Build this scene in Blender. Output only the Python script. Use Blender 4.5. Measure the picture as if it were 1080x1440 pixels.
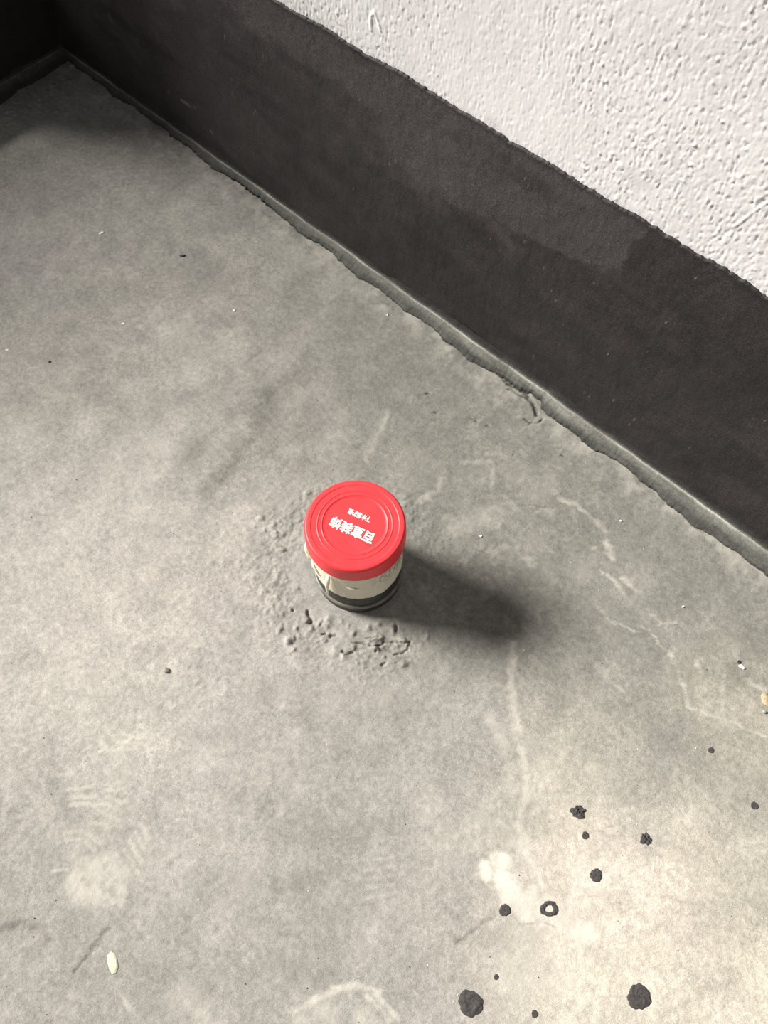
import bpy, bmesh, math, random
import numpy as np
from mathutils import Matrix, Vector

for o in list(bpy.data.objects):
    bpy.data.objects.remove(o)
scene = bpy.context.scene
COL = scene.collection
random.seed(7)

# ------------------------------------------------------------------ camera
F = 1165.0
n = np.array([12.0, 580.0, F]); n /= np.linalg.norm(n)
w = np.array([-2739.0, -2282.0, F]); w -= n * (w @ n); w /= np.linalg.norm(w)
AX = -w; AZ = -n; AY = np.cross(AZ, AX)
RM = np.array([AX, AY, AZ])                      # world = RM @ (right, down, forward)
def ray(u, v): return RM @ np.array([u - 540.0, v - 720.0, F])
_r = ray(505.5, 806.0)
CAM = _r * (1.0 / _r[2])                         # 1 m above the floor, pipe foot at the origin
cd = bpy.data.cameras.new('camera'); cam = bpy.data.objects.new('camera', cd); COL.objects.link(cam)
cd.sensor_fit = 'VERTICAL'; cd.sensor_height = 36.0; cd.lens = F / 1440.0 * 36.0; cd.clip_start = 0.01
m = Matrix.Identity(4)
for i in range(3):
    m[i][0] = RM[i, 0]; m[i][1] = -RM[i, 1]; m[i][2] = -RM[i, 2]; m[i][3] = CAM[i]
cam.matrix_world = m
scene.camera = cam
def gp(u, v, z=0.0):
    r = ray(u, v); p = CAM + r * ((z - CAM[2]) / r[2]); return p
YW = 0.385; XL = -1.135; XR = 1.32; YF = -2.3; HC = 2.6   # room
def wp(u, v, y=YW):
    r = ray(u, v); return CAM + r * ((y - CAM[1]) / r[1])

# ------------------------------------------------------------------ light
W1 = dict(y0=-1.55, y1=0.165, z0=0.12, z1=2.0)     # large opening in the left wall, the daylight comes in low through it
BLOCKER_H = 1.51  # height of the added sun blocker outside
FILL_GAP = dict(y0=-1.1, y1=-0.25, z0=0.6, z1=1.6)      # opening added in the right wall for the unseen fill lamp
world = bpy.data.worlds.new('world'); scene.world = world
world.use_nodes = True
bg = world.node_tree.nodes['Background']
bg.inputs[0].default_value = (0.95, 0.97, 1.0, 1); bg.inputs[1].default_value = 0.55
SUN_EL = math.radians(34.0); SUN_AZ = math.atan2(-0.405, -0.914); SUN_ANGLE = 20.0; SUN_W = 9.1
sl = bpy.data.lights.new('hazy_sun', 'SUN'); sl.energy = SUN_W; sl.angle = math.radians(SUN_ANGLE); sl.color = (1.0, 0.965, 0.90)
so = bpy.data.objects.new('hazy_sun', sl); COL.objects.link(so)
so.location = (-3.0, -1.2, 2.2)
so.rotation_euler = Vector((math.cos(SUN_AZ) * math.cos(SUN_EL), math.sin(SUN_AZ) * math.cos(SUN_EL), math.sin(SUN_EL))).to_track_quat('Z', 'Y').to_euler()
def area(name, loc, rot, sx, sy, power, col, spread=math.pi):
    l = bpy.data.lights.new(name, 'AREA'); l.shape = 'RECTANGLE'; l.size = sx; l.size_y = sy
    l.energy = power; l.color = col; l.spread = spread
    o = bpy.data.objects.new(name, l); COL.objects.link(o); o.location = loc; o.rotation_euler = rot
    return o
area('side_fill', (XR + 0.10, (FILL_GAP['y0'] + FILL_GAP['y1']) / 2, (FILL_GAP['z0'] + FILL_GAP['z1']) / 2),  # unseen lamp added on the right as fill
     (0, math.pi / 2, 0), FILL_GAP['z1'] - FILL_GAP['z0'], FILL_GAP['y1'] - FILL_GAP['y0'], 5.0, (1.0, 0.94, 0.90))
vs = scene.view_settings
vs.view_transform = 'Standard'; vs.look = 'None'; vs.gamma = 1.0; vs.exposure = 0.0; vs.use_curve_mapping = False

# ------------------------------------------------------------------ helpers
_rng = np.random.RandomState(11)
_perm = _rng.permutation(4096)
_ang = _rng.rand(4096) * 2 * np.pi
_gx, _gy = np.cos(_ang), np.sin(_ang)
def perlin(x, y):
    xi = np.floor(x).astype(np.int64); yi = np.floor(y).astype(np.int64)
    xf = x - xi; yf = y - yi
    u = xf * xf * xf * (xf * (xf * 6 - 15) + 10); v = yf * yf * yf * (yf * (yf * 6 - 15) + 10)
    def g(ix, iy, dx, dy):
        h = _perm[(_perm[ix & 4095] + iy) & 4095]
        return _gx[h] * dx + _gy[h] * dy
    a = g(xi, yi, xf, yf); b = g(xi + 1, yi, xf - 1, yf)
    c = g(xi, yi + 1, xf, yf - 1); d = g(xi + 1, yi + 1, xf - 1, yf - 1)
    return (a + u * (b - a) + v * (c - a + u * (a - b - c + d))) * 1.5
def fbm(x, y, octv=4, gain=0.5, off=0.0):
    s = 0; a = 1.0; f = 1.0
    for i in range(octv):
        s = s + a * perlin(x * f + off + 17.3 * i, y * f + 5.1 * i + off); a *= gain; f *= 2.03
    return s
def sstep(e0, e1, x):
    t = np.clip((x - e0) / (e1 - e0), 0, 1); return t * t * (3 - 2 * t)

def link(name, me, parent=None, mat=None, kind=None):
    o = bpy.data.objects.new(name, me); COL.objects.link(o)
    if parent is not None: o.parent = parent
    if mat is not None: me.materials.append(mat)
    if kind: o['kind'] = kind
    return o
def tag(o, label, cat, group=None):
    o['label'] = label; o['category'] = cat
    if group: o['group'] = group
    return o
def empty(name, loc=(0, 0, 0)):
    o = bpy.data.objects.new(name, None); o.empty_display_size = 0.05; COL.objects.link(o); o.location = loc; return o
def grid_mesh(name, P, smooth=True, attrs=None, flip=False):
    """P: (ny, nx, 3) points"""
    ny, nx = P.shape[:2]
    me = bpy.data.meshes.new(name)
    me.vertices.add(nx * ny); me.vertices.foreach_set('co', P.reshape(-1).astype(np.float32))
    idx = np.arange(nx * ny).reshape(ny, nx)
    q = np.stack([idx[:-1, :-1], idx[:-1, 1:], idx[1:, 1:], idx[1:, :-1]], -1).reshape(-1, 4)
    if flip: q = q[:, ::-1]
    nf = len(q)
    me.loops.add(nf * 4); me.loops.foreach_set('vertex_index', q.reshape(-1).astype(np.int32))
    me.polygons.add(nf); me.polygons.foreach_set('loop_start', (np.arange(nf) * 4).astype(np.int32))
    me.update(calc_edges=True)
    me.polygons.foreach_set('use_smooth', np.full(nf, smooth))
    if attrs:
        for k, A in attrs.items():
            at = me.attributes.new(k, 'FLOAT_COLOR', 'POINT')
            B = np.ones((nx * ny, 4), np.float32); B[:, :A.shape[-1]] = A.reshape(nx * ny, -1)
            at.data.foreach_set('color', B.reshape(-1))
    me.validate()
    return me
def bm_mesh(name, bm, smooth=False):
    me = bpy.data.meshes.new(name); bm.normal_update(); bm.to_mesh(me); bm.free()
    if smooth: me.polygons.foreach_set('use_smooth', np.full(len(me.polygons), True))
    return me
def add_box(bm, x0, x1, y0, y1, z0, z1):
    v = [bm.verts.new(p) for p in ((x0,y0,z0),(x1,y0,z0),(x1,y1,z0),(x0,y1,z0),(x0,y0,z1),(x1,y0,z1),(x1,y1,z1),(x0,y1,z1))]
    for f in ((0,3,2,1),(4,5,6,7),(0,1,5,4),(1,2,6,5),(2,3,7,6),(3,0,4,7)): bm.faces.new([v[i] for i in f])
def lathe(name, prof, seg=96, close=False):
    a = np.linspace(0, 2 * np.pi, seg, endpoint=False)
    bm = bmesh.new(); rings = []
    for r, z in prof:
        if r < 1e-6: rings.append([bm.verts.new((0, 0, z))])
        else: rings.append([bm.verts.new((r * math.cos(t), r * math.sin(t), z)) for t in a])
    for A, B in zip(rings[:-1], rings[1:]):
        for i in range(seg):
            j = (i + 1) % seg
            vs_ = [A[i % len(A)], A[j % len(A)], B[j % len(B)], B[i % len(B)]]
            u = []
            for v in vs_:
                if v not in u: u.append(v)
            if len(u) > 2: bm.faces.new(u)
    bmesh.ops.recalc_face_normals(bm, faces=bm.faces)
    return bm_mesh(name, bm, True)

# ------------------------------------------------------------------ materials
class NT:
    def __init__(s, name, rough=0.7, spec=0.3):
        s.m = bpy.data.materials.new(name); s.m.use_nodes = True
        s.t = s.m.node_tree; s.b = s.t.nodes['Principled BSDF']
        s.b.inputs['Roughness'].default_value = rough; s.b.inputs['Specular IOR Level'].default_value = spec
        s.tc = s.t.nodes.new('ShaderNodeTexCoord')
    def L(s, a, b): s.t.links.new(a, b)
    def N(s, typ, **k):
        x = s.t.nodes.new(typ)
        for a, b in k.items(): setattr(x, a, b)
        return x
    def noise(s, scale, detail=4, rough=0.55, stretch=None):
        x = s.N('ShaderNodeTexNoise'); x.inputs['Scale'].default_value = scale
        x.inputs['Detail'].default_value = detail; x.inputs['Roughness'].default_value = rough
        src = s.tc.outputs['Object']
        if stretch:
            mp = s.N('ShaderNodeMapping'); mp.inputs['Scale'].default_value = stretch; s.L(src, mp.inputs[0]); src = mp.outputs[0]
        s.L(src, x.inputs['Vector']); return x.outputs['Fac']
    def ramp(s, fac, stops):
        x = s.N('ShaderNodeValToRGB'); e = x.color_ramp.elements
        while len(e) < len(stops): e.new(0.5)
        for i, (p, c) in enumerate(stops):
            e[i].position = p; e[i].color = (c[0], c[1], c[2], 1) if not isinstance(c, (int, float)) else (c, c, c, 1)
        s.L(fac, x.inputs[0]); return x.outputs[0]
    def mix(s, fac, a, b, mode='MIX'):
        x = s.N('ShaderNodeMix', data_type='RGBA', blend_type=mode)
        for v, i in ((fac, 0), (a, 6), (b, 7)):
            if isinstance(v, (int, float)): x.inputs[i].default_value = v
            elif isinstance(v, tuple): x.inputs[i].default_value = (v[0], v[1], v[2], 1)
            else: s.L(v, x.inputs[i])
        return x.outputs[2]
    def attr(s, name):
        x = s.N('ShaderNodeAttribute', attribute_name=name); sp = s.N('ShaderNodeSeparateColor'); s.L(x.outputs['Color'], sp.inputs[0])
        return sp.outputs
    def math(s, op, a, b):
        x = s.N('ShaderNodeMath', operation=op)
        for v, i in ((a, 0), (b, 1)):
            if isinstance(v, (int, float)): x.inputs[i].default_value = v
            else: s.L(v, x.inputs[i])
        return x.outputs[0]
    def bump(s, h, strength, dist, prev=None):
        x = s.N('ShaderNodeBump'); x.inputs['Strength'].default_value = strength; x.inputs['Distance'].default_value = dist
        s.L(h, x.inputs['Height'])
        if prev is not None: s.L(prev, x.inputs['Normal'])
        return x.outputs[0]
    def done(s, col, nrm=None):
        if isinstance(col, tuple): s.b.inputs['Base Color'].default_value = (*col, 1)
        else: s.L(col, s.b.inputs['Base Color'])
        if nrm is not None: s.L(nrm, s.b.inputs['Normal'])
        return s.m

def mat_floor():
    t = NT('cement_floor', 0.78, 0.25)
    big = t.noise(3.2, 5, 0.6); mid = t.noise(26, 6, 0.6); fine = t.noise(260, 3, 0.6); grit = t.noise(900, 2, 0.6)
    c = t.ramp(big, [(0.3, (0.278, 0.268, 0.246)), (0.55, (0.30, 0.287, 0.265)), (0.72, (0.308, 0.290, 0.276))])
    c = t.mix(1.0, c, t.ramp(mid, [(0.32, 0.88), (0.5, 1.0), (0.68, 1.12)]), 'MULTIPLY')
    c = t.mix(1.0, c, t.ramp(t.noise(130, 6, 0.78), [(0.34, 0.76), (0.5, 1.0), (0.66, 1.24)]), 'MULTIPLY')
    c = t.mix(1.0, c, t.ramp(grit, [(0.34, 0.82), (0.5, 1.0), (0.66, 1.17)]), 'MULTIPLY')
    a = t.attr('stain'); zo = t.attr('zone')  # zone and the third stain layer carry painted light and shade
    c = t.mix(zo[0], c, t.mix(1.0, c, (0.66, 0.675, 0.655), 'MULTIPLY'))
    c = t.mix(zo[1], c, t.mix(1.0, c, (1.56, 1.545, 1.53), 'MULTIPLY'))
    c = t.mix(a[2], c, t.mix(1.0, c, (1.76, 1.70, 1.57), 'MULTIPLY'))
    c = t.mix(a[0], c, (0.64, 0.605, 0.535))
    c = t.mix(a[1], c, t.mix(1.0, c, (0.22, 0.22, 0.21), 'MULTIPLY'))
    h = t.math('ADD', t.math('MULTIPLY', fine, 0.6), t.math('MULTIPLY', grit, 0.4))
    nr = t.bump(t.noise(70, 6, 0.65), 0.35, 0.002)
    nr = t.bump(h, 0.6, 0.0009, nr)
    return t.done(c, nr)
def mat_wall():
    t = NT('rough_grey_plaster', 0.62, 0.3)
    c = t.ramp(t.noise(5, 5, 0.6, (1, 1, 0.5)), [(0.3, (0.64, 0.628, 0.634)), (0.7, (0.71, 0.697, 0.703))])
    c = t.mix(1.0, c, t.ramp(t.noise(60, 5, 0.65, (1, 1, 0.35)), [(0.3, 0.93), (0.6, 1.03)]), 'MULTIPLY')
    a = t.attr('stain')
    c = t.mix(a[1], c, (0.22, 0.20, 0.20))
    c = t.mix(a[0], c, (0.93, 0.92, 0.91))
    nr = t.bump(t.noise(260, 4, 0.6, (1, 1, 0.5)), 0.22, 0.0009)
    nr = t.bump(t.noise(900, 2, 0.5), 0.3, 0.0004, nr)
    return t.done(c, nr)
def mat_coat():
    t = NT('black_waterproof_coat', 0.6, 0.28)
    a = t.attr('stain')
    c = t.ramp(t.noise(9, 6, 0.62, (1, 1, 1.4)), [(0.3, (0.021, 0.0185, 0.019)), (0.7, (0.034, 0.030, 0.031))])
    c = t.mix(a[0], c, (0.095, 0.084, 0.086))
    c = t.mix(a[1], c, (0.017, 0.015, 0.016))
    c = t.mix(a[2], c, (0.34, 0.33, 0.30))
    c = t.mix(1.0, c, t.ramp(t.noise(650, 3, 0.75), [(0.3, 0.45), (0.52, 1.0), (0.66, 1.75), (0.8, 2.6)]), 'MULTIPLY')
    nr = t.bump(t.noise(420, 4, 0.7), 0.55, 0.0010)
    return t.done(c, nr)
def mat_cove():
    t = NT('grey_mortar_cove', 0.75, 0.25)
    a = t.attr('stain')
    c = t.mix(a[0], (0.045, 0.045, 0.040), (0.185, 0.182, 0.162))
    c = t.mix(a[1], c, (0.03, 0.028, 0.027))
    c = t.mix(a[2], c, (0.42, 0.41, 0.37))
    c = t.mix(1.0, c, t.ramp(t.noise(45, 5, 0.65, (0.35, 1, 1)), [(0.3, 0.7), (0.7, 1.25)]), 'MULTIPLY')
    c = t.mix(1.0, c, t.ramp(t.noise(350, 3, 0.6), [(0.3, 0.75), (0.7, 1.25)]), 'MULTIPLY')
    nr = t.bump(t.noise(160, 5, 0.65, (0.4, 1, 1)), 0.7, 0.0018)
    return t.done(c, nr)
def mat_simple(name, c0, c1, scale=60, rough=0.6, spec=0.3, bump=0.2, bd=0.0006, detail=4):
    t = NT(name, rough, spec); nz = t.noise(scale, detail, 0.6)
    return t.done(t.ramp(nz, [(0.3, c0), (0.7, c1)]), t.bump(t.noise(scale * 3, 3), bump, bd))
M_FLOOR = mat_floor(); M_WALL = mat_wall(); M_COAT = mat_coat(); M_COVE = mat_cove()
M_PLAIN = mat_simple('plain_plaster', (0.20, 0.193, 0.187), (0.24, 0.233, 0.227), 8, 0.8, 0.2)
M_RED = mat_simple('red_plastic', (0.86, 0.040, 0.050), (0.89, 0.052, 0.060), 40, 0.42, 0.4, 0.04, 0.0003)
M_INK = mat_simple('white_print', (0.86, 0.85, 0.82), (0.90, 0.89, 0.86), 300, 0.6, 0.3, 0.0)
M_PVC = mat_simple('coated_pipe_black', (0.030, 0.029, 0.025), (0.055, 0.052, 0.045), 120, 0.45, 0.4, 0.35, 0.0006)
M_RIM = mat_simple('scuffed_rim_grey', (0.10, 0.096, 0.084), (0.25, 0.24, 0.205), 90, 0.4, 0.45, 0.3, 0.0005)
M_FRAME = mat_simple('white_window_frame', (0.75, 0.75, 0.75), (0.8, 0.8, 0.8), 30, 0.4, 0.4)
def mat_tape():
    t = NT('cream_film', 0.5, 0.4)
    c = t.ramp(t.noise(30, 4, 0.6), [(0.3, (0.76, 0.71, 0.57)), (0.7, (0.84, 0.79, 0.66))])
    a = t.attr('stain')
    c = t.mix(a[1], c, (0.10, 0.10, 0.075))
    return t.done(c, t.bump(t.noise(140, 4), 0.3, 0.0008))
M_TAPE = mat_tape()
M_SPLAT = mat_simple('dried_black_coating', (0.036, 0.033, 0.032), (0.088, 0.080, 0.077), 600, 0.7, 0.25, 0.6, 0.0008)
M_CHIPW = mat_simple('white_chip', (0.76, 0.745, 0.69), (0.86, 0.84, 0.78), 200, 0.6, 0.3, 0.3)
M_CHIPY = mat_simple('cream_flake', (0.56, 0.545, 0.43), (0.64, 0.62, 0.50), 200, 0.6, 0.3, 0.3)
M_CHIPD = mat_simple('dark_chip', (0.02, 0.019, 0.018), (0.05, 0.047, 0.043), 300, 0.6, 0.3, 0.4)
M_STONE = mat_simple('pale_stone', (0.30, 0.29, 0.26), (0.46, 0.44, 0.39), 300, 0.8, 0.2, 0.5)
M_SAND = mat_simple('sandy_crumb', (0.30, 0.235, 0.15), (0.50, 0.41, 0.29), 400, 0.85, 0.2, 0.6)

# ------------------------------------------------------------------ tensor grid with pixel-traced stains
class Field:
    """stain layers on a tensor grid (xs along columns, ys along rows)"""
    def __init__(s, xs, ys):
        s.xs, s.ys = xs, ys; s.X, s.Y = np.meshgrid(xs, ys)
        s.wx = s.X + 0.003 * fbm(s.X * 80, s.Y * 80, 3, 0.55, 3.7); s.wy = s.Y + 0.003 * fbm(s.X * 80, s.Y * 80, 3, 0.55, 91.2)
    def sl(s, pts, pad):
        x0, y0 = pts.min(0) - pad; x1, y1 = pts.max(0) + pad
        return (slice(np.searchsorted(s.ys, y0), np.searchsorted(s.ys, y1)), slice(np.searchsorted(s.xs, x0), np.searchsorted(s.xs, x1)))
    def dist(s, pts, pad, warp=1.0):
        sl = s.sl(pts, pad)
        X = s.X[sl] + (s.wx[sl] - s.X[sl]) * warp; Y = s.Y[sl] + (s.wy[sl] - s.Y[sl]) * warp
        d = np.full(X.shape, 9.0)
        if len(pts) == 1: d = np.hypot(X - pts[0, 0], Y - pts[0, 1])
        for a, b in zip(pts[:-1], pts[1:]):
            v = b - a; L2 = v @ v + 1e-12
            t = np.clip(((X - a[0]) * v[0] + (Y - a[1]) * v[1]) / L2, 0, 1)
            d = np.minimum(d, np.hypot(X - a[0] - t * v[0], Y - a[1] - t * v[1]))
        return sl, d

# ================================================================== THE SETTING
def axis(segs):
    out = [segs[0][0]]
    for a, b, st in segs:
        k = max(1, int(round((b - a) / st))); out += list(np.linspace(a, b, k + 1)[1:])
    return np.array(out)
fx = axis([(XL, -0.15, 0.0026), (-0.15, 0.13, 0.0013), (0.13, 0.72, 0.0026), (0.72, XR, 0.1)])
fy = axis([(YF, -0.68, 0.1), (-0.68, -0.16, 0.0026), (-0.16, 0.12, 0.0013), (0.12, YW, 0.0026)])
FL = Field(fx, fy)
X, Y = FL.X, FL.Y
Z = 0.0016 * fbm(X * 3.1, Y * 3.1, 3, 0.5) + 0.0004 * fbm(X * 22, Y * 22, 4, 0.6, 8)
stain = np.zeros(X.shape + (3,))
PX = 0.00098
def fstroke(ch, pts, wpx, amt, soft=1.0, warp=1.0, depth=0.0, off=(0, 0), sc=1.0, solid=0.0):
    P = np.array([gp(off[0] + u / sc, off[1] + v / sc)[:2] for u, v in pts]); wd = wpx * PX / 2
    sl, d = FL.dist(P, wd * (1 + soft) + 0.012, warp)
    k = 1 - sstep(wd * max(0.0, 1 - soft), wd * (1 + soft), d)
    if amt:
        br = np.clip(0.95 + 0.7 * fbm(X[sl] * 60, Y[sl] * 60, 3, 0.6, 33), 0.1, 1.35)
        br = br + (1 - br) * solid
        stain[sl + (ch,)] = np.maximum(stain[sl + (ch,)], amt * k * br)
    if depth: Z[sl] += depth * k
# broad paler area near right, patchy: dry cement and light painted into the colour
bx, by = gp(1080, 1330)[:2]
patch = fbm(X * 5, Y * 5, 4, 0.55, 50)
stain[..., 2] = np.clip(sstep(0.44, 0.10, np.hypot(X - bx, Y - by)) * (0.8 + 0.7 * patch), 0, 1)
sel = sstep(0.15, 0.9, fbm(X * 7, Y * 7, 5, 0.62, 12))
stain[..., 0] = 0.10 * sel + 0.16 * sstep(0.25, 0.9, fbm(X * 40, Y * 40, 4, 0.65, 19)) * sstep(-0.3, 0.5, patch)
stain[..., 1] = 0.15 * sstep(0.2, 1.0, fbm(X * 6, Y * 6, 5, 0.6, 77))
# brightness gradient painted in: shade towards the wall at right, light at the left
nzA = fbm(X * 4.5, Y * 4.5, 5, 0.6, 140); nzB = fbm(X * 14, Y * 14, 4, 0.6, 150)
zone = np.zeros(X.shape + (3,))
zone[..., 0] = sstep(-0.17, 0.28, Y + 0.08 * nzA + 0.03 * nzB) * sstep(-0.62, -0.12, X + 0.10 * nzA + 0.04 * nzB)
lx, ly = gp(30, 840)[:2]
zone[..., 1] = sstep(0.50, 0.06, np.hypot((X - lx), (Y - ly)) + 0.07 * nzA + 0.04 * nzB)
# dark smears and hairlines (pixel-traced)
fstroke(1, [(378, 553), (360, 610), (318, 660), (290, 690)], 25, 0.32, 0.8, solid=0.6)
fstroke(1, [(300, 610), (262, 645), (220, 695)], 24, 0.24, 1.0, solid=0.5)
fstroke(1, [(0, 1310), (30, 1298), (60, 1308), (70, 1322)], 9, 0.40, 0.9, depth=-0.0006)
fstroke(1, [(152, 1308), (128, 1338), (104, 1368)], 4, 0.40, 0.9, depth=-0.0006)
fstroke(1, [(72, 1050), (75, 1100), (95, 1150), (105, 1165)], 26, 0.20, 1.0)
fstroke(1, [(380, 1240), (400, 1252), (440, 1240)], 26, 0.22, 1.0)
fstroke(1, [(640, 1325), (668, 1308), (695, 1288)], 2.5, 0.45, 0.9, depth=-0.0008)
fstroke(1, [(735, 1298), (765, 1297), (785, 1306)], 2.5, 0.5, 0.9, depth=-0.0008)
# pale lime bloom, near right
for u, v, r, a in [(190,200,46,.9),(285,140,50,.85),(300,250,55,.95),(345,340,62,.95),(480,440,72,.85),(495,330,30,.7),(610,520,50,.75),(560,470,70,.7),(650,480,60,.6),(700,560,50,.55),(745,590,40,.5),(420,400,60,.8),(840,590,45,.75),(790,570,40,.6),(420,850,110,.35),(620,925,60,.35),(300,880,60,.3),(560,690,230,.22),(450,120,30,.2)]:
    fstroke(0, [(u, v)], 2 * r / 4.5, a * 1.0, 0.4, 1.6, off=(640, 1180), sc=4.5, solid=0.7)
fstroke(0, [(722, 905), (718, 960), (724, 1010), (735, 1060), (741, 1110), (730, 1150), (738, 1195), (752, 1230), (775, 1268)], 9, 0.42, 0.9)
fstroke(0, [(690, 1010), (712, 1060), (722, 1110)], 12, 0.28, 1.0)
fstroke(0, [(600, 1120), (610, 1170), (640, 1180), (690, 1150)], 30, 0.16, 1.0)
for seg, wd, a in [([(90,140),(170,172),(230,215),(305,290)],22,.40),([(110,145),(180,175)],26,.4),([(250,375)],26,.5),([(310,345),(345,425)],28,.5),([(280,475),(300,495)],12,.5),
      ([(320,500),(370,545),(402,605)],16,.5),([(390,515),(470,575)],30,.55),([(510,660),(600,760)],9,.35),([(560,740),(640,725)],9,.3),
      ([(270,640),(320,710),(470,775)],7,.35),([(490,740),(560,820),(630,890),(650,960),(690,1060),(700,1130)],9,.42),
      ([(700,1130),(850,1180),(960,1225),(1080,1275)],11,.45),([(740,910),(770,970)],12,.45),([(870,930),(860,1150)],10,.25),([(770,1130)],18,.4),
      ([(980,1000),(1080,1060)],16,.35),([(270,930),(380,1050)],22,.25),([(600,700),(600,770)],8,.3)]:
    fstroke(0, seg, wd / 3.375, a * 0.85, 0.8, 1.0, off=(760, 660), sc=3.375)
fstroke(0, [(546, 580), (530, 610), (515, 645)], 10, 0.22, 1.0)
fstroke(0, [(650, 650), (692, 650), (692, 682)], 6, 0.22, 0.9)
fstroke(0, [(590, 705), (615, 690), (622, 672)], 8, 0.25, 1.0)
fstroke(0, [(0, 972), (45, 950), (120, 932)], 5, 0.30, 0.9)
fstroke(0, [(640, 745), (700, 720)], 26, 0.2, 1.0)
# shoe prints of pale dust
for a in [(500,115,610,135),(490,155,600,160),(450,198,545,190),(395,210,430,185),(640,190,655,250),(415,470,515,510),(390,500,480,550),(350,560,450,590),
          (330,620,400,665),(325,665,375,705),(440,435,520,465),(435,400,515,395),(250,440,375,435),(250,475,370,470),(240,395,360,385),(180,325,260,320),
          (550,660,605,765),(520,700,590,820),(580,610,620,705),(610,570,645,650),(480,735,545,830),(525,930,510,990),(230,610,310,605),(225,650,300,648),(165,810,230,800)]:
    fstroke(0, [a[:2], a[2:]], 4.6, 0.46, 0.8, 0.5, off=(30, 1000), sc=3.6, solid=0.6)
fstroke(0, [(345, 850), (440, 850)], 54, 0.42, 0.35, 0.5, off=(30, 1000), sc=3.6)
fstroke(0, [(400, 880), (300, 760), (370, 640), (440, 520)], 34, 0.16, 0.8, 0.5, off=(30, 1000), sc=3.6)
fstroke(0, [(530, 200), (500, 350)], 34, 0.14, 1.0, 0.5, off=(30, 1000), sc=3.6)
for a in [(740,945,800,905),(770,930,840,890),(800,905,880,880),(840,880,895,878),(930,905,985,960),(950,895,1000,950),(890,870,960,890)]:
    fstroke(0, [a[:2], a[2:]], 5, 0.48, 0.8, 0.5, off=(0, 900), sc=1.8)
fstroke(0, [(770, 965), (820, 960)], 36, 0.30, 0.4, 0.5, off=(0, 900), sc=1.8)
fstroke(0, [(920, 955), (960, 965)], 22, 0.24, 0.5, 0.5, off=(0, 900), sc=1.8)
fstroke(0, [(455, 905), (540, 965)], 26, 0.26, 0.9, 0.6, off=(0, 900), sc=1.8)
fstroke(0, [(310, 900), (345, 965)], 5, 0.3, 0.9, 0.6, off=(0, 900), sc=1.8)
for k in range(5):
    fstroke(0, [(900 + 6 * k, 560 + 24 * k), (1000, 550 + 22 * k)], 3, 0.16, 0.9, 0.5, off=(0, 900), sc=1.8)
# rough mortar round the pipe foot
rr = np.hypot(X, Y); th = np.arctan2(Y, X)
edge = 0.112 + 0.022 * perlin(np.cos(th) * 2.2 + 9, np.sin(th) * 2.2 + 4) + 0.010 * perlin(np.cos(th) * 7 + 2, np.sin(th) * 7 + 31)
col = 1 - sstep(0.0, 1.0, (rr - 0.052) / (edge - 0.052))
Z += 0.0045 * col
lump = fbm(X * 75, Y * 75, 4, 0.55, 61)
annul = np.exp(-((rr - 0.115) / 0.032) ** 2) * (0.45 + 0.55 * np.clip(-np.cos(th - 0.35), 0, 1) + 0.4 * np.exp(-((np.mod(th + 0.9, 2 * np.pi)) ** 2) / 0.5))
Z += annul * (0.0016 * np.abs(lump) + 0.0012 * np.maximum(0, perlin(X * 190, Y * 190)))
far = np.exp(-((rr - 0.2) / 0.09) ** 2) * np.clip(-np.cos(th - 0.6), 0, 1)
Z += far * 0.0010 * np.maximum(0, fbm(X * 120, Y * 120, 3, 0.6, 20) - 0.25)
stain[..., 1] = np.maximum(stain[..., 1], 0.20 * annul * sstep(0.0, 0.5, fbm(X * 40, Y * 40, 3, 0.6, 2)))
rg = random.Random(5)
def lumps(cx, cy, sp, nn, hmin=0.002, hmax=0.0045):
    for _ in range(nn):
        u = cx + rg.gauss(0, sp); v = cy + rg.gauss(0, sp * 0.8)
        p = gp(u, v)[:2]
        if np.hypot(*p) < 0.066: continue
        r_ = rg.uniform(0.0016, 0.0048); hh = rg.uniform(hmin, hmax) * 0.75 * r_ / 0.005
        sl, d = FL.dist(np.array([p]), r_ * 2 + 0.006, 0.7)
        Z[sl] += hh * np.exp(-(d / r_) ** 2.5) * (1 + 0.5 * perlin(X[sl] * 300, Y[sl] * 300))
lumps(385, 745, 16, 22); lumps(425, 880, 18, 22); lumps(545, 905, 22, 26); lumps(480, 890, 22, 16); lumps(385, 825, 20, 16, .001, .003)
lumps(55, 140, 26, 36, .002, .006); lumps(100, 110, 16, 14, .001, .004); lumps(20, 160, 18, 18, .001, .005)
lumps(575, 720, 10, 8, .001, .0025); lumps(330, 780, 30, 20, .0008, .002); lumps(290, 960, 40, 40, .0006, .0018); lumps(440, 720, 14, 8, .001, .003)
def crack(pts, wpx=1.9, dep=0.0024, dark=0.5, off=(360, 840), sc=4.154):
    fstroke(1, pts, wpx, dark, 0.6, 0.5, depth=-dep, off=off, sc=sc)
crack([(565, 268), (640, 275), (690, 288), (735, 280), (748, 265)]); crack([(748, 268), (800, 262), (870, 268), (895, 255)], 2.2, 0.002)
crack([(895, 258), (885, 300), (865, 325), (810, 335)]); crack([(640, 245), (720, 232)], 1.8, 0.0015, 0.5); crack([(300, 90), (325, 140), (320, 155)], 4, 0.004)
crack([(430, 228), (465, 225)], 3, 0.003); crack([(505, 318), (530, 330), (570, 322)], 3.4, 0.003); crack([(825, 175), (820, 205)], 3, 0.003)
crack([(215, 75)], 4, 0.003); crack([(385, 215), (400, 210)], 3, 0.003); crack([(700, 320)], 3.5, 0.003); crack([(740, 395), (755, 380)], 3, .002)
crack([(660, 560), (705, 562), (760, 568)], 2, 0.001, 0.3, (400, 430), 2.0)
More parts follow.
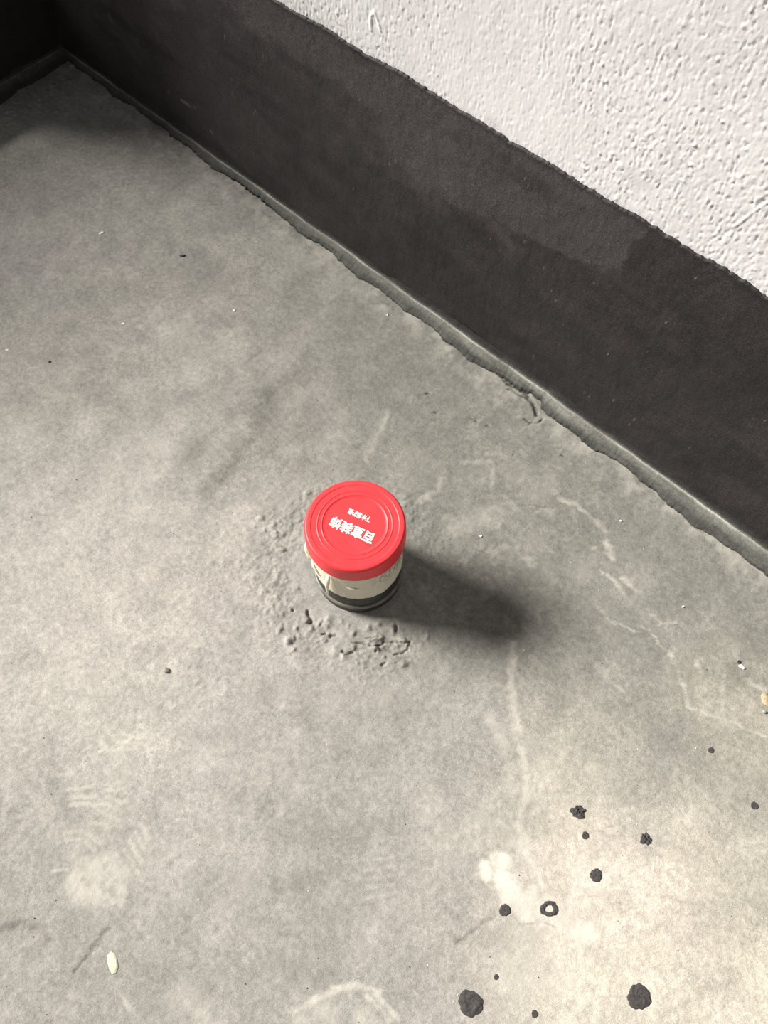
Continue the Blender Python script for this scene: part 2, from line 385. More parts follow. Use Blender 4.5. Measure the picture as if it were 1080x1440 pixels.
for u, v in [(612, 578), (668, 592), (600, 552), (683, 599), (790, 640)]: crack([(u, v), (u + 3, v + 2)], 3, 0.002, 0.6, (0, 0), 1)
crack([(738, 590), (745, 596), (757, 595), (762, 592)], 3, 0.002, 0.7, (0, 0), 1)
for u, v, r in [(1000, 772, 2.4), (783, 755, 3), (772, 765, 2), (789, 770, 2), (930, 803, 3), (372, 300, 4), (380, 306, 3), (330, 262, 3), (341, 273, 2.5), (252, 218, 3), (70, 508, 3), (345, 646, 2.2)]:
    fstroke(1, [(u, v)], r, 0.8, 0.6, 0.4, depth=-0.001)
fstroke(1, [(700, 524), (716, 541), (738, 553), (750, 570), (754, 584)], 5, 0.85, 0.6, 0.4, depth=-0.0035)
fstroke(1, [(716, 548), (730, 556), (742, 562)], 3, 0.6, 0.7, 0.6, depth=-0.002)
# broken feather edge of the screed along the cove
ez = sstep(YW - 0.065, YW - 0.028, Y + 0.010 * fbm(X * 22, Y * 5, 4, 0.6, 40))
Z += 0.0022 * ez
stain[..., 0] = np.maximum(stain[..., 0], 0.30 * ez * sstep(-0.2, 0.6, fbm(X * 30, Y * 30, 3, 0.6, 15)))
stain = np.clip(stain, 0, 1)
def floor_z(x, y):
    i = min(max(np.searchsorted(fx, x), 1), len(fx) - 1); j = min(max(np.searchsorted(fy, y), 1), len(fy) - 1)
    return float(Z[j, i])
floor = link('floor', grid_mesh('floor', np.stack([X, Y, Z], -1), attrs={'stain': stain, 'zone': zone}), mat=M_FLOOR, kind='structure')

# ---- back wall: rough rolled plaster
wx_ = axis([(XL - 0.12, -0.66, 0.04), (-0.66, 0.30, 0.0013), (0.30, XR + 0.1, 0.05)])
wz_ = axis([(-0.02, 0.33, 0.05), (0.33, 0.68, 0.0013), (0.68, HC + 0.05, 0.08)])
WF = Field(wx_, wz_); WX, WZ = WF.X, WF.Y
lean = WX - 0.06 * WZ
s1 = fbm(lean * 210, WZ * 70, 3, 0.55, 5)
s2 = fbm(lean * 340, WZ * 120, 2, 0.6, 9)
clus = sstep(-0.25, 0.75, fbm(lean * 9, WZ * 3.5, 3, 0.6, 44))
dens = 0.42 + 0.6 * clus
dep = 0.0007 * dens * np.maximum(0, s1 - 0.2) - 0.0014 * dens * np.maximum(0, -s2 - 0.34) + 0.00018 * dens * s2
dots = np.maximum(0, perlin(lean * 230, WZ * 150) - 0.50)
dep = dep + 0.0027 * dots * (0.45 + 0.8 * clus) + 0.0020 * fbm(WX * 4, WZ * 4, 2, 0.5, 71)
wst = np.zeros(WX.shape + (3,))
wst[..., 1] = 0.10 * sstep(0.3, 1.0, fbm(WX * 14, WZ * 9, 4, 0.6, 23)) * sstep(0.0, 0.8, s2 + 0.4)
def wstroke(pts, wpx, h, ch=None, amt=0, soft=0.5, warp=0.25):
    P = np.array([wp(u, v)[[0, 2]] for u, v in pts]); wd = wpx * 0.0008 / 2
    sl, d = WF.dist(P, wd * 2 + 0.01, warp); k = 1 - sstep(wd * (1 - soft), wd * (1 + soft), d)
    dep[sl] += h * k
    if ch is not None: wst[sl + (ch,)] = np.maximum(wst[sl + (ch,)], amt * k)
wstroke([(522, 42), (521, 24), (526, 16), (530, 28), (536, 48)], 4.2, 0.0011, 0, 1.0)
wstroke([(1030, 320), (1045, 309), (1062, 297), (1080, 284)], 2.0, 0.0006); wstroke([(1068, 287), (1080, 278)], 6, -0.0006, 1, 0.2)
wstroke([(1028, 246), (1032, 230)], 2, -0.001, 1, 0.25); [wstroke([(758 + k, 108), (763 + k, 60), (770 + k, 8)], 1.6, -0.0005, 1, 0.14, 0.9, 1.0) for k in (0, 6, 13)]
wstroke([(884, 247), (895, 262), (915, 250)], 20, 0.0, 1, 0.15, 0.9); wstroke([(690, 170), (698, 182)], 14, 0.0, 1, 0.22, 0.9)
wall_back = link('wall_back', grid_mesh('wall_back', np.stack([WX, YW - dep, WZ], -1), attrs={'stain': wst}), mat=M_WALL, kind='structure')

# ---- black waterproof coat on the lower wall: its own skin with a ragged upper edge
def coat(name, xs, base, parent, toworld, rows=70, paint=None):
    top = base + 0.0020 * fbm(xs * 16, xs * 0 + 1.3, 3, 0.6) + 0.0016 * perlin(xs * 160, xs * 0 + 7.7) + 0.0011 * perlin(xs * 420, xs * 0 + 3.1)
    tt = np.concatenate([np.linspace(0, 1, rows) ** 0.8, [1.0]])
    A, T = np.meshgrid(xs, tt); H = 0.004 + (np.broadcast_to(top, A.shape) - 0.004) * T
    th_ = 0.0030 + 0.0006 * fbm(A * 30, H * 30, 3, 0.6, 13) + 0.00025 * perlin(A * 180, H * 180) + 0.0005 * np.exp(-((top - H) / 0.005) ** 2)
    th_[-1] = -0.002
    th_ = th_ + 0.0020 * fbm(A * 4, H * 4, 2, 0.5, 71)
    st = np.zeros(A.shape + (3,))
    if paint: paint(A, H, np.broadcast_to(top, A.shape), st)
    P = toworld(A, th_, H)
    return link(name, grid_mesh(name, P, attrs={'stain': np.clip(st, 0, 1)}), parent, M_COAT)
def polyd(A, H, pts):
    P = [wp(u, v, YW - 0.003)[[0, 2]] for u, v in pts]; d = np.full(A.shape, 9.0)
    for a, b in zip(P[:-1], P[1:]):
        v = b - a; t = np.clip(((A - a[0]) * v[0] + (H - a[1]) * v[1]) / (v @ v + 1e-12), 0, 1)
        d = np.minimum(d, np.hypot(A - a[0] - t * v[0], H - a[1] - t * v[1]))
    return d
def paint_back(A, H, top, st):
    nz = fbm(A * 8, H * 14, 4, 0.6, 29)
    x1 = wp(885, 345)[0]
    # thinner, greyer rolled zone in the upper half that stops at a lap mark
    low = 0.255 + 0.05 * np.sin(A * 9 + 0.6) - 0.10 * sstep(-0.6, -1.0, A)  # lower bound drops at the left corner, part of its painted brightening
    thin = sstep(-0.035, 0.05, H - low + 0.045 * nz) * sstep(0.004, -0.006, A - x1 - 0.01 * perlin(H * 60, A * 60) - (H - 0.32) * 0.35)
    st[..., 0] = 0.35 * thin + 0.10 * sstep(0, 0.8, nz) + 0.30 * sstep(-0.35, -0.8, A)  # last term paints missing light into the coat towards the left corner
    st[..., 1] = 0.8 * np.exp(-((top - H) / 0.0045) ** 2) + 0.45 * sstep(0.1, 0.7, fbm(A * 5, H * 16, 4, 0.6, 63))
    d = polyd(A, H, [(560, 190), (640, 240), (720, 290), (800, 328), (848, 340)]) + 0.004 * perlin(A * 70, H * 70)
    lap = 1 - sstep(0.030, 0.036, d)
    st[..., 0] = np.maximum(st[..., 0], 0.36 * lap); st[..., 1] *= 1 - 0.9 * lap
    st[..., 1] = np.maximum(st[..., 1], 0.8 * np.exp(-((top - H) / 0.0045) ** 2))
    # grey dust wiped off the cove onto the foot of the coat
    st[..., 2] = 0.16 * sstep(0.028, 0.008, H + 0.006 * nz) * sstep(-0.35, 0.15, A)
    for pts, wd, am in [([(255, 141), (262, 145), (276, 153)], 0.0016, 0.45), ([(153, 22), (157, 30)], 0.003, 0.25), ([(238, 129)], 0.0015, 0.3), ([(296, 184), (303, 190)], 0.001, 0.3), ([(404, 345), (403, 330)], 0.001, 0.1)]:
        d = polyd(A, H, pts + pts[-1:] if len(pts) == 1 else pts)
        st[..., 2] = np.maximum(st[..., 2], am * (1 - sstep(wd * 0.4, wd * 1.6, d)))
    spk = sstep(0.86, 1.0, perlin(A * 330, H * 330) * 1.0 + 0.25 * perlin(A * 20, H * 20))
    st[..., 2] = np.maximum(st[..., 2], 0.35 * spk)
cxs = axis([(XL, -0.72, 0.004), (-0.72, 0.46, 0.0015), (0.46, XR, 0.02)])
coat('waterproof_coat', cxs, 0.3655, wall_back, lambda A, T, H: np.stack([A, YW - T, H], -1), 90, paint_back)

# ---- left wall with a window opening
def wall_with_hole(name, a0, a1, z0, z1, h, place):
    bm = bmesh.new()
    for A0, A1, B0, B1 in ((a0, h[0], z0, z1), (h[1], a1, z0, z1), (h[0], h[1], z0, h[2]), (h[0], h[1], h[3], z1)):
        if A1 - A0 > 1e-4 and B1 - B0 > 1e-4: place(bm, A0, A1, B0, B1)
    return link(name, bm_mesh(name, bm), mat=M_PLAIN, kind='structure')
wall_left = wall_with_hole('wall_left', YF, YW + 0.1, -0.02, HC, (W1['y0'], W1['y1'], W1['z0'], W1['z1']),
                           lambda bm, a, b, c, d: add_box(bm, XL - 0.12, XL, a, b, c, d))
def paint_left(A, H, top, st):
    st[..., 1] = 0.5
ysl = axis([(YF, -0.3, 0.05), (-0.3, W1['y1'] - 0.002, 0.01), (W1['y1'] - 0.002, W1['y1'] + 0.002, 0.002), (W1['y1'] + 0.002, YW - 0.002, 0.004)])
coat('waterproof_coat', ysl, np.where(ysl > W1['y1'] + 0.001, 0.3655, W1['z0'] - 0.01), wall_left, lambda A, T, H: np.stack([XL + T, A, H], -1), 40, paint_left)
wall_right = wall_with_hole('wall_right', YF, YW + 0.1, -0.02, HC, (FILL_GAP['y0'], FILL_GAP['y1'], FILL_GAP['z0'], FILL_GAP['z1']),
                            lambda bm, a, b, c, d: add_box(bm, XR, XR + 0.12, a, b, c, d))
bm = bmesh.new(); add_box(bm, XL - 0.12, XR + 0.12, YF - 0.12, YF, -0.02, HC); link('wall_front', bm_mesh('wall_front', bm), mat=M_PLAIN, kind='structure')
bm = bmesh.new(); add_box(bm, XL - 0.12, XR + 0.12, YF - 0.12, YW + 0.1, HC, HC + 0.1); link('ceiling', bm_mesh('ceiling', bm), mat=M_PLAIN, kind='structure')
# blockers added outside the opening: slab for low sky, wall to shade left floor
bm = bmesh.new(); add_box(bm, XL - 1.60, XL - 0.12, YF - 0.6, YW + 0.8, -0.12, -0.002); link('sky_blocker', bm_mesh('sky_blocker', bm), mat=M_PLAIN, kind='structure')
bm = bmesh.new(); add_box(bm, XL - 1.60, XL - 1.48, YF - 0.6, YW + 0.8, -0.002, BLOCKER_H); link('sun_blocker', bm_mesh('sun_blocker', bm), mat=M_PLAIN, kind='structure')
def frame(name, place, a0, a1, z0, z1, t=0.035):
    bm = bmesh.new()
    for q in ((a0, a0 + t, z0, z1), (a1 - t, a1, z0, z1), (a0 + t, a1 - t, z0, z0 + t), (a0 + t, a1 - t, z1 - t, z1)): place(bm, *q)
    return link(name, bm_mesh(name, bm), mat=M_FRAME, kind='structure')
frame('window_1', lambda bm, a, b, c, d: add_box(bm, XL - 0.08, XL - 0.03, a, b, c, d), W1['y0'], W1['y1'], W1['z0'], W1['z1'])
frame('fill_frame', lambda bm, a, b, c, d: add_box(bm, XR + 0.03, XR + 0.08, a, b, c, d), FILL_GAP['y0'], FILL_GAP['y1'], FILL_GAP['z0'], FILL_GAP['z1'])  # frame of the opening added for the side fill

# ---- mortar cove in the angle of floor and wall
def cove(name, xs, toworld, light=1.0, seed=0.0):
    # (distance from wall, height, grey, dark, ridge, jitter)
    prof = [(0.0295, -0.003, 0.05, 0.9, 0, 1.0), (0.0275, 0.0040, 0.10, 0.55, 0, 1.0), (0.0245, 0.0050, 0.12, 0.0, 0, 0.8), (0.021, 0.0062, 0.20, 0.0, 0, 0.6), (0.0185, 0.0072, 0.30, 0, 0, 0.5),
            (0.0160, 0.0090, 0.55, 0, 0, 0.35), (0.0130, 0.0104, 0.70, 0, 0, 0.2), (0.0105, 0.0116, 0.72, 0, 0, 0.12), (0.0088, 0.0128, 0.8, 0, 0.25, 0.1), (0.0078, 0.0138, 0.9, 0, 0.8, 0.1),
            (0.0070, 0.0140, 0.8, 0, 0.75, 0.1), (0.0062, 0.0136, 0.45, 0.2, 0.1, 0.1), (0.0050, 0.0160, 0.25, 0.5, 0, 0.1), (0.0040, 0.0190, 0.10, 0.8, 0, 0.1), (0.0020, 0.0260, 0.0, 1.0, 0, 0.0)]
    jit = 0.0060 * fbm(xs * 9, xs * 0 + 2.2 + seed, 5, 0.62) + 0.0035 * np.maximum(0, fbm(xs * 34, xs * 0 + 6 + seed, 3, 0.6)) + 0.0008 * perlin(xs * 300, xs * 0 + 1 + seed)
    x0_, x1_ = gp(690, 508)[0], gp(752, 578)[0]
    jit = jit - 0.0125 * sstep(x0_, x0_ + 0.05, xs) * (1 - sstep(x1_ - 0.004, x1_ + 0.006, xs)) * (1 if seed == 0 else 0)
    wid = 0.62 + 0.45 * sstep(-0.9, 0.3, xs)
    rid = 0.0011 * fbm(xs * 14, xs * 0 + 8.8 + seed, 3, 0.6)
    P = []; S = []
    for i, (d, z, g, k, r, j) in enumerate(prof):
        sm = fbm(xs * 40, xs * 0 + i * 0.9 + seed, 4, 0.65); pat = fbm(xs * 12, xs * 0 + i * 0.35 + 30 + seed, 3, 0.6)
        P.append(toworld(xs, d * (1 + (wid - 1) * j) + jit * j + rid * (1 - j) + 0.0005 * sm, z + 0.0006 * sm * (i > 0)))
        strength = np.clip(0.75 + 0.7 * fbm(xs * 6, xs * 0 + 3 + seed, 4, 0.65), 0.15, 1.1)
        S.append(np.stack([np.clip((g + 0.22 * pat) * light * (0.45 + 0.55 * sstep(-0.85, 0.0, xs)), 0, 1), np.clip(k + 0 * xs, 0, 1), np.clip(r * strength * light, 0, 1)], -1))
    return link(name, grid_mesh(name, np.array(P), attrs={'stain': np.array(S)}), mat=M_COVE, kind='structure')
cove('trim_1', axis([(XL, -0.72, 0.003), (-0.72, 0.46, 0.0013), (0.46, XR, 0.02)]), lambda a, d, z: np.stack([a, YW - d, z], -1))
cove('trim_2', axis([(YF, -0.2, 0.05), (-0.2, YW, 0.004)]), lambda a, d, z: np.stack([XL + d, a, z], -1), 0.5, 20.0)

# ================================================================== DRAIN PIPE
pipe = empty('drain_pipe')
tag(pipe, 'short upright drain pipe stub coated black with cream film below its red cap', 'pipe')
RP = 0.0545
# body: outer wall, rounded mouth, inner wall
link('pipe_body', lathe('pipe_body', [(RP + .0008, -0.004), (RP + .0008, 0.018), (RP, 0.020), (RP, 0.1415), (RP - .0008, 0.1425), (RP - .0024, 0.1425), (RP - .0032, 0.1415), (RP - .0032, -0.004)], 128), pipe, M_PVC)
link('socket_rim', lathe('socket_rim', [(RP - .0002, 0.0185), (RP + .0016, 0.0190), (RP + .0026, 0.0205), (RP + .0028, 0.0235), (RP + .0022, 0.0250), (RP + .0008, 0.0256), (RP - .0002, 0.0256)], 128), pipe, M_RIM)
# cream film wrapped round the pipe, torn lower edge
seg = 260
a = np.linspace(0, 2 * np.pi, seg)
ca, sa = np.cos(a), np.sin(a)
low = 0.0535 + 0.0035 * perlin(ca * 1.3 + 4, sa * 1.3 + 8) + 0.0016 * perlin(ca * 6 + 1, sa * 6 + 2) + 0.0007 * perlin(ca * 30, sa * 30)
rows = []; st = []
tt = np.concatenate([[0.0], np.linspace(0, 1, 26)])
for i, t in enumerate(tt):
    z = low + (0.1400 - low) * t
    r = RP + 0.0011 + 0.0005 * perlin(ca * 5 + t * 2, sa * 5 + t * 6) + 0.0003 * perlin(ca * 16 + t * 6, sa * 16)
    if i == 0: r = np.full(seg, RP - 0.0004)
    rows.append(np.stack([r * ca, r * sa, z], -1))
    da = (a - math.radians(4) + np.pi) % (2 * np.pi) - np.pi
    sm = np.exp(-(da / 0.45) ** 2) * np.exp(-((z - 0.098) / 0.016) ** 2) * sstep(-0.35, 0.3, fbm(a * 9, z * 160, 3, 0.6, 3)) * 0.9
    st.append(np.stack([0 * z, np.clip(sm, 0, 1), 0 * z], -1))
film = link('cream_film', grid_mesh('cream_film', np.array(rows), attrs={'stain': np.array(st)}), pipe, M_TAPE)
def tube(name, pts, rads, parent, mat, seg=8, flat=1.0):
    bm = bmesh.new(); rings = []
    pts = [Vector(p) for p in pts]
    for i, p in enumerate(pts):
        d = (pts[min(i + 1, len(pts) - 1)] - pts[max(i - 1, 0)]).normalized()
        rad_dir = Vector((p.x, p.y, 0)).normalized(); s = d.cross(rad_dir).normalized(); u = s.cross(d).normalized()
        rings.append([bm.verts.new(p + rads[i] * (math.cos(t) * s + flat * math.sin(t) * u)) for t in [2 * math.pi * k / seg for k in range(seg)]])
    for A, B in zip(rings[:-1], rings[1:]):
        for k in range(seg): bm.faces.new((A[k], A[(k + 1) % seg], B[(k + 1) % seg], B[k]))
    bm.faces.new(rings[0][::-1]); bm.faces.new(rings[-1])
    bmesh.ops.recalc_face_normals(bm, faces=bm.faces)
    return link(name, bm_mesh(name, bm, True), parent, mat)
def pol(deg, r, z): return (r * math.cos(math.radians(deg)), r * math.sin(math.radians(deg)), z)

# torn flap and hanging strand of film
tube('film_strand', [pol(-80, RP + .0030, .108), pol(-82, RP + .0042, .092), pol(-84, RP + .0048, .076), pol(-85, RP + .0046, .060), pol(-85.5, RP + .0040, .040)], [.0022, .0034, .0030, .0022, .0009], film, M_TAPE, 8, 0.45)
tube('film_flap', [pol(-146, RP + .0010, .106), pol(-139, RP + .0040, .098), pol(-133, RP + .0068, .090), pol(-127, RP + .0048, .082), pol(-120, RP + .0012, .078)], [.0030, .0046, .0050, .0042, .0016], film, M_TAPE, 10, 0.5)
tube('film_flap', [pol(-122, RP + .0008, .088), pol(-112, RP + .0030, .082), pol(-100, RP + .0012, .074)], [.0025, .0042, .0018], film, M_TAPE, 8, 0.4)
tube('film_flap', [pol(-60, RP + .0008, .090), pol(-50, RP + .0024, .087), pol(-42, RP + .0010, .088)], [.0015, .0026, .0012], film, M_TAPE, 8, 0.4)

# ================================================================== RED CAP
ZT = 0.147
cap = empty('pipe_cap', (0, 0, 0))
tag(cap, 'round red plastic protective cap with white printed lettering on top of the drain pipe', 'cap')
RC = 0.0585
link('cap_shell', lathe('cap_shell', [
    (0, ZT), (.0340, ZT), (.0372, ZT), (.0375, ZT + .0004), (.0378, ZT + .0005), (.0382, ZT + .0005), (.0385, ZT + .0004), (.0388, ZT), (.0391, ZT), (.0420, ZT), (.0423, ZT), (.0426, ZT + .0004),
    (.0429, ZT + .0005), (.0434, ZT + .0005), (.0437, ZT + .0004), (.0440, ZT), (.0443, ZT), (.0500, ZT), (.0506, ZT), (.0509, ZT + .0004), (.0512, ZT + .0005), (.0518, ZT + .0005), (RC - .0030, ZT + .0005), (RC - .0022, ZT + .0003), (RC - .0013, ZT - .0004),
    (RC - .0005, ZT - .0015), (RC, ZT - .0032), (RC + .0001, ZT - .0045), (RC + .0003, ZT - .012),
    (RC + .0007, ZT - .0240), (RC + .0007, ZT - .0262), (RC + .0002, ZT - .0270), (RC - .0012, ZT - .0270), (RC - .0018, ZT - .0262), (RC - .0018, ZT - .0040), (RC - .003, ZT - .0026), (0, ZT - .0026)], 160), cap, M_RED)
def lettering(text, right, left, hpx, name, bold):
    pr = gp(right[0], right[1], ZT)[:2]; pl = gp(left[0], left[1], ZT)[:2]
    cu = bpy.data.curves.new(name, 'FONT'); cu.body = text; cu.size = 1.0; cu.align_x = 'LEFT'
    o = bpy.data.objects.new(name + '_src', cu); COL.objects.link(o)
    bpy.context.view_layer.update()
    me = bpy.data.meshes.new_from_object(o.evaluated_get(bpy.context.evaluated_depsgraph_get()))
    bpy.data.objects.remove(o)
    co = np.empty(len(me.vertices) * 3, np.float32); me.vertices.foreach_get('co', co); co = co.reshape(-1, 3)
    mn, mx = co.min(0), co.max(0)
    L = float(np.hypot(*(pl - pr))); d = (pl - pr) / L; up = np.array([-d[1], d[0]])
    c = (co - (mn + mx) / 2) / (mx - mn + 1e-9)
    ctr = (pl + pr) / 2; Hh = hpx * 0.00082
    faces = [list(p.vertices) for p in me.polygons]; V = []; Fc = []
    for k in range(9):
        ox, oy = (0, 0) if k == 0 else (bold * math.cos(k * math.pi / 4), bold * math.sin(k * math.pi / 4))
        b0 = len(V)
        q = ctr + (c[:, :1] * L + ox) * d + (c[:, 1:2] * Hh + oy) * up
        V += [(x, y, ZT + .00022 + k * 4e-6) for x, y in q]; Fc += [[i + b0 for i in f] for f in faces]
    bpy.data.meshes.remove(me); me = bpy.data.meshes.new(name); me.from_pydata(V, [], Fc); me.update()
    return link(name, me, cap, M_INK)
l1 = lettering('百室装饰', (525, 758.5), (465.5, 732.5), 16.5, 'print_line', 0.00052)
l1['label'] = 'large bold white printed characters'
l2 = lettering('下水保护盖', (520.5, 731.5), (490, 718.5), 8.5, 'print_line', 0.00022)
l2['label'] = 'small white printed characters'

# ================================================================== DRIED BLACK SPOTS ON THE FLOOR
def splat(u, v, wpx, hpx, kind, label, seed):
    r = random.Random(seed); p = gp(u, v); rx = wpx * PX / 2; ry = hpx * PX / 2
    nr, ns = 9, 40; ph = [r.uniform(0, 6.28) for _ in range(6)]
    rows = []
    for i in range(nr):
        t = i / (nr - 1); ring = []
        for k in range(ns):
            a_ = 2 * math.pi * k / ns
            e = 1 + 0.06 * math.sin(2 * a_ + ph[0]) + 0.05 * math.sin(3 * a_ + ph[1]) + 0.035 * math.sin(7 * a_ + ph[2]) + 0.03 * math.sin(11 * a_ + ph[3])
            if kind == 'clump': e += 0.07 * math.sin(3 * a_ + ph[4]) + 0.10 * math.sin(5 * a_ + ph[5]) + 0.07 * math.sin(9 * a_ + ph[0])
            q = t
            if kind == 'ring': q = 0.40 + 0.60 * t
            h = 0.0009 * min(1, wpx / 14) * math.sqrt(max(0, 1 - ((2 * t - 1) if kind == 'ring' else t) ** 4))
            if kind == 'blister': h *= 1.0 + 1.3 * math.exp(-((t - 0.5) / 0.13) ** 2) * (0.6 + 0.4 * math.sin(3 * a_ + ph[4])) - 0.5 * math.exp(-(t / 0.3) ** 2)
            if kind == 'clump': h *= 1.0 + 1.6 * max(0, math.sin(4 * a_ + 9 * t + ph[1]) * math.cos(7 * t + ph[2]))
            h *= 1 + 0.25 * math.sin(5 * a_ + 13 * t + ph[3])
            xr, yu = RM[:2, 0], -RM[:2, 1]
            ex, ey = rx * q * e * math.cos(a_), ry * q * e * math.sin(a_)
            rx_, ru = np.array(AXR), np.array(AXU)
            xy = p[:2] + rx_ * ex + ru * ey
            ring.append((xy[0], xy[1], floor_z(*xy) + h - (0.0006 if t == 1 or (kind == 'ring' and t == 0) else 0)))
        rows.append(ring + ring[:1])
    P = np.array(rows); org = np.array([p[0], p[1], floor_z(p[0], p[1])])
    o = link('paint_spot', grid_mesh('paint_spot', P - org, flip=True), None, M_SPLAT); o.location = org
    tag(o, label, 'paint spot', 'black drips on the floor')
AXR = RM[:2, 0] / np.linalg.norm(RM[:2, 0]); AXU = -RM[:2, 1] / np.linalg.norm(RM[:2, 1])
SP = [(899, 1402, 26, 27, 'disc', 'largest solid black drip spot on the pale floor, nearest the lower right corner'),
      (662, 1411, 29, 26, 'blister', 'large blistered black drip with lumpy raised middle at the bottom edge'),
      (772, 1278, 20, 17, 'ring', 'ring-shaped black drip with a pale centre on the lime bloom'),
      (710, 1280, 14, 13, 'disc', 'round black drip on the left border of the lime bloom, beside the ring-shaped one'),
      (838, 1231, 15, 15, 'disc', 'round solid black drip just above and right of the ring-shaped one'),
      (823, 1175, 9, 9, 'disc', 'small round black drip directly below the rough crumbly cluster'),
      (813, 1142, 19, 15, 'clump', 'rough crumbly cluster of dark coating, topmost of the larger spots'),
      (908, 1180, 13, 14, 'clump', 'greyish worn dark drip standing right of the crumbly cluster'),
      (1000, 1055, 8, 8, 'disc', 'small dark drip farthest from the viewer, under the pale vein'),
      (1061, 1133, 9, 10, 'disc', 'small dark drip close to the right edge of the picture'),
      (698, 1374, 6, 6, 'disc', 'tiny black dot between the lime bloom and the blistered drip'),
      (752, 1426, 8, 8, 'disc', 'small black dot at the bottom edge, right of the blistered drip')]
for i, q in enumerate(SP): splat(*q, 100 + i)

# ================================================================== LOOSE CHIPS AND CRUMBS
def chip(name, u, v, lpx, wpx, hmm, deg, mat, label, cat, seed, group=None, shape='chip'):
    r = random.Random(seed); p = gp(u, v); z = floor_z(p[0], p[1])
    bm = bmesh.new()
    if shape == 'chip':
        k = 9; prof = []
        for i in range(k):
            a_ = 2 * math.pi * i / k; e = r.uniform(0.8, 1.1)
            prof.append((lpx * PX / 2 * e * math.cos(a_), wpx * PX / 2 * e * math.sin(a_)))
        lo = [bm.verts.new((x, y, 0)) for x, y in prof]
        mi = [bm.verts.new((x * 1.03, y * 1.03, hmm * 0.0005)) for x, y in prof]
        hi = [bm.verts.new((x * .78, y * .78, hmm * 0.001 * r.uniform(.75, 1.1))) for x, y in prof]
        for A, B in ((lo, mi), (mi, hi)):
            for i in range(k): bm.faces.new((A[i], A[(i + 1) % k], B[(i + 1) % k], B[i]))
        bm.faces.new(lo[::-1]); c = bm.verts.new((0, 0, hmm * .00105))
        for i in range(k): bm.faces.new((hi[i], hi[(i + 1) % k], c))
    else:
        bmesh.ops.create_icosphere(bm, subdivisions=2, radius=1.0)
        f = [Vector((r.gauss(0, 1), r.gauss(0, 1), r.gauss(0, 1))).normalized() for _ in range(7)]
        for vt in bm.verts:
            c = vt.co.copy()
            for d in f:
                k = c.dot(d) - 0.72
                if k > 0: c -= d * k * 0.9
            vt.co = Vector((c.x * lpx * PX / 2, c.y * wpx * PX / 2, (c.z * 0.5 + 0.42) * hmm * .001))
    o = link(name, bm_mesh(name, bm), None, mat)
    up = math.atan2(AXR[1], AXR[0])
    o.location = (p[0], p[1], z - 0.0001); o.rotation_euler = (0, 0, up + math.radians(deg))
    tag(o, label, cat, group)
    return o
chip('plaster_chip', 143, 328, 10, 5.5, 1.4, 25, M_CHIPW, 'white oblong plaster chip on the floor in the far left area', 'chip', 1)
chip('plaster_flake', 158.5, 1354, 21, 12, 1.0, 108, M_CHIPY, 'cream leaf-shaped flake on the floor near the lower left corner', 'flake', 2)
chip('dark_chip', 257, 360, 11, 5, 1.6, 5, M_CHIPD, 'black oblong chip on the floor right of the white oblong chip', 'chip', 3)
chip('plaster_chip', 329.5, 436.5, 6, 4, 1.2, -70, M_CHIPW, 'small bright white chip between the black chip and the wall foot', 'chip', 4)
chip('plaster_chip', 173, 455, 6, 4, 0.8, 20, M_CHIPW, 'small dull white chip below the white oblong chip', 'chip', 5)
chip('plaster_chip', 10, 492, 6, 3.5, 0.8, 0, M_CHIPW, 'small white chip at the left edge of the picture', 'chip', 6)
chip('pebble', 233.5, 942.5, 9, 8, 4.5, 0, M_STONE, 'pale round pebble lying alone left of the pipe', 'pebble', 7, shape='stone')
chip('plaster_chip', 545, 444, 5, 3, 1.2, 80, M_CHIPW, 'thin white chip on the floor beside the middle of the cove', 'chip', 8)
chip('plaster_chip', 1043, 938, 9, 5, 2.2, -40, M_CHIPW, 'white angular chip near the right edge above the sandy crumb', 'chip', 9)
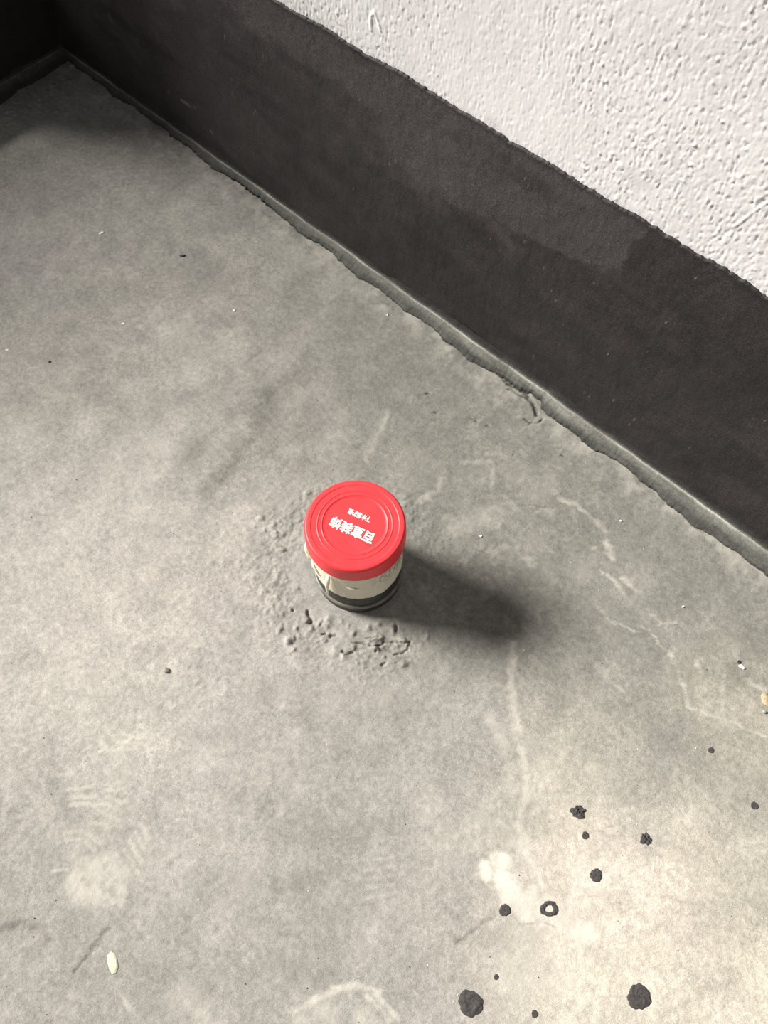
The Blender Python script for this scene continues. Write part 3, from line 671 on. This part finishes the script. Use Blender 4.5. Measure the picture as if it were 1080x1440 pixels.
chip('dark_chip', 1039, 931, 5, 4, 1.8, 60, M_CHIPD, 'tiny dark chip touching the white angular chip', 'chip', 10)
chip('sand_crumb', 1077, 985, 13, 24, 3.5, 10, M_SAND, 'sandy brown mortar crumb cut off by the right edge', 'crumb', 11, shape='stone')
chip('pebble', 1074, 1001, 6, 5, 3.2, 0, M_STONE, 'tiny pale pebble against the sandy crumb at the right edge', 'pebble', 12, shape='stone')
chip('dark_chip', 70, 509, 5, 4, 1.2, 30, M_CHIPD, 'tiny dark crumb on the floor near the left edge', 'chip', 13)
chip('plaster_chip', 676.5, 754, 4, 3, 1.5, 30, M_CHIPW, 'tiny white chip right of the red cap', 'chip', 14)
chip('plaster_chip', 873, 732, 4, 3, 1.2, 0, M_CHIPW, 'tiny white chip between the lime veins and the cove on the right', 'chip', 15)
chip('plaster_chip', 961, 853, 4, 3, 1.4, 30, M_CHIPW, 'tiny white chip right of the pipe shadow, on the bare grey floor', 'chip', 16)

# uncountable fine white and dark grit
def grit(name, count, mat, label, seed, smin, smax):
    r = random.Random(seed); bm = bmesh.new()
    for _ in range(count):
        u, v = r.uniform(-40, 1120), r.uniform(90, 1480); p = gp(u, v)
        if p[1] > YW - 0.04 or p[0] < XL + 0.04 or math.hypot(p[0], p[1]) < 0.068: continue
        s = r.uniform(smin, smax); z = floor_z(p[0], p[1])
        top = bm.verts.new((p[0], p[1], z + s * 0.7)); k = 5; a0 = r.uniform(0, 6)
        ring = [bm.verts.new((p[0] + s * .6 * r.uniform(.7, 1.2) * math.cos(a0 + 6.283 * i / k), p[1] + s * .6 * r.uniform(.7, 1.2) * math.sin(a0 + 6.283 * i / k), z - 0.0003)) for i in range(k)]
        for i in range(k): bm.faces.new((ring[i], ring[(i + 1) % k], top))
    o = link(name, bm_mesh(name, bm), None, mat, 'stuff'); tag(o, label, 'grit')
grit('white_grit', 260, M_CHIPW, 'fine white plaster grit scattered over the whole cement floor', 41, 0.0007, 0.0017)
grit('dark_grit', 170, M_CHIPD, 'fine dark grit scattered over the whole cement floor', 42, 0.0007, 0.0018)
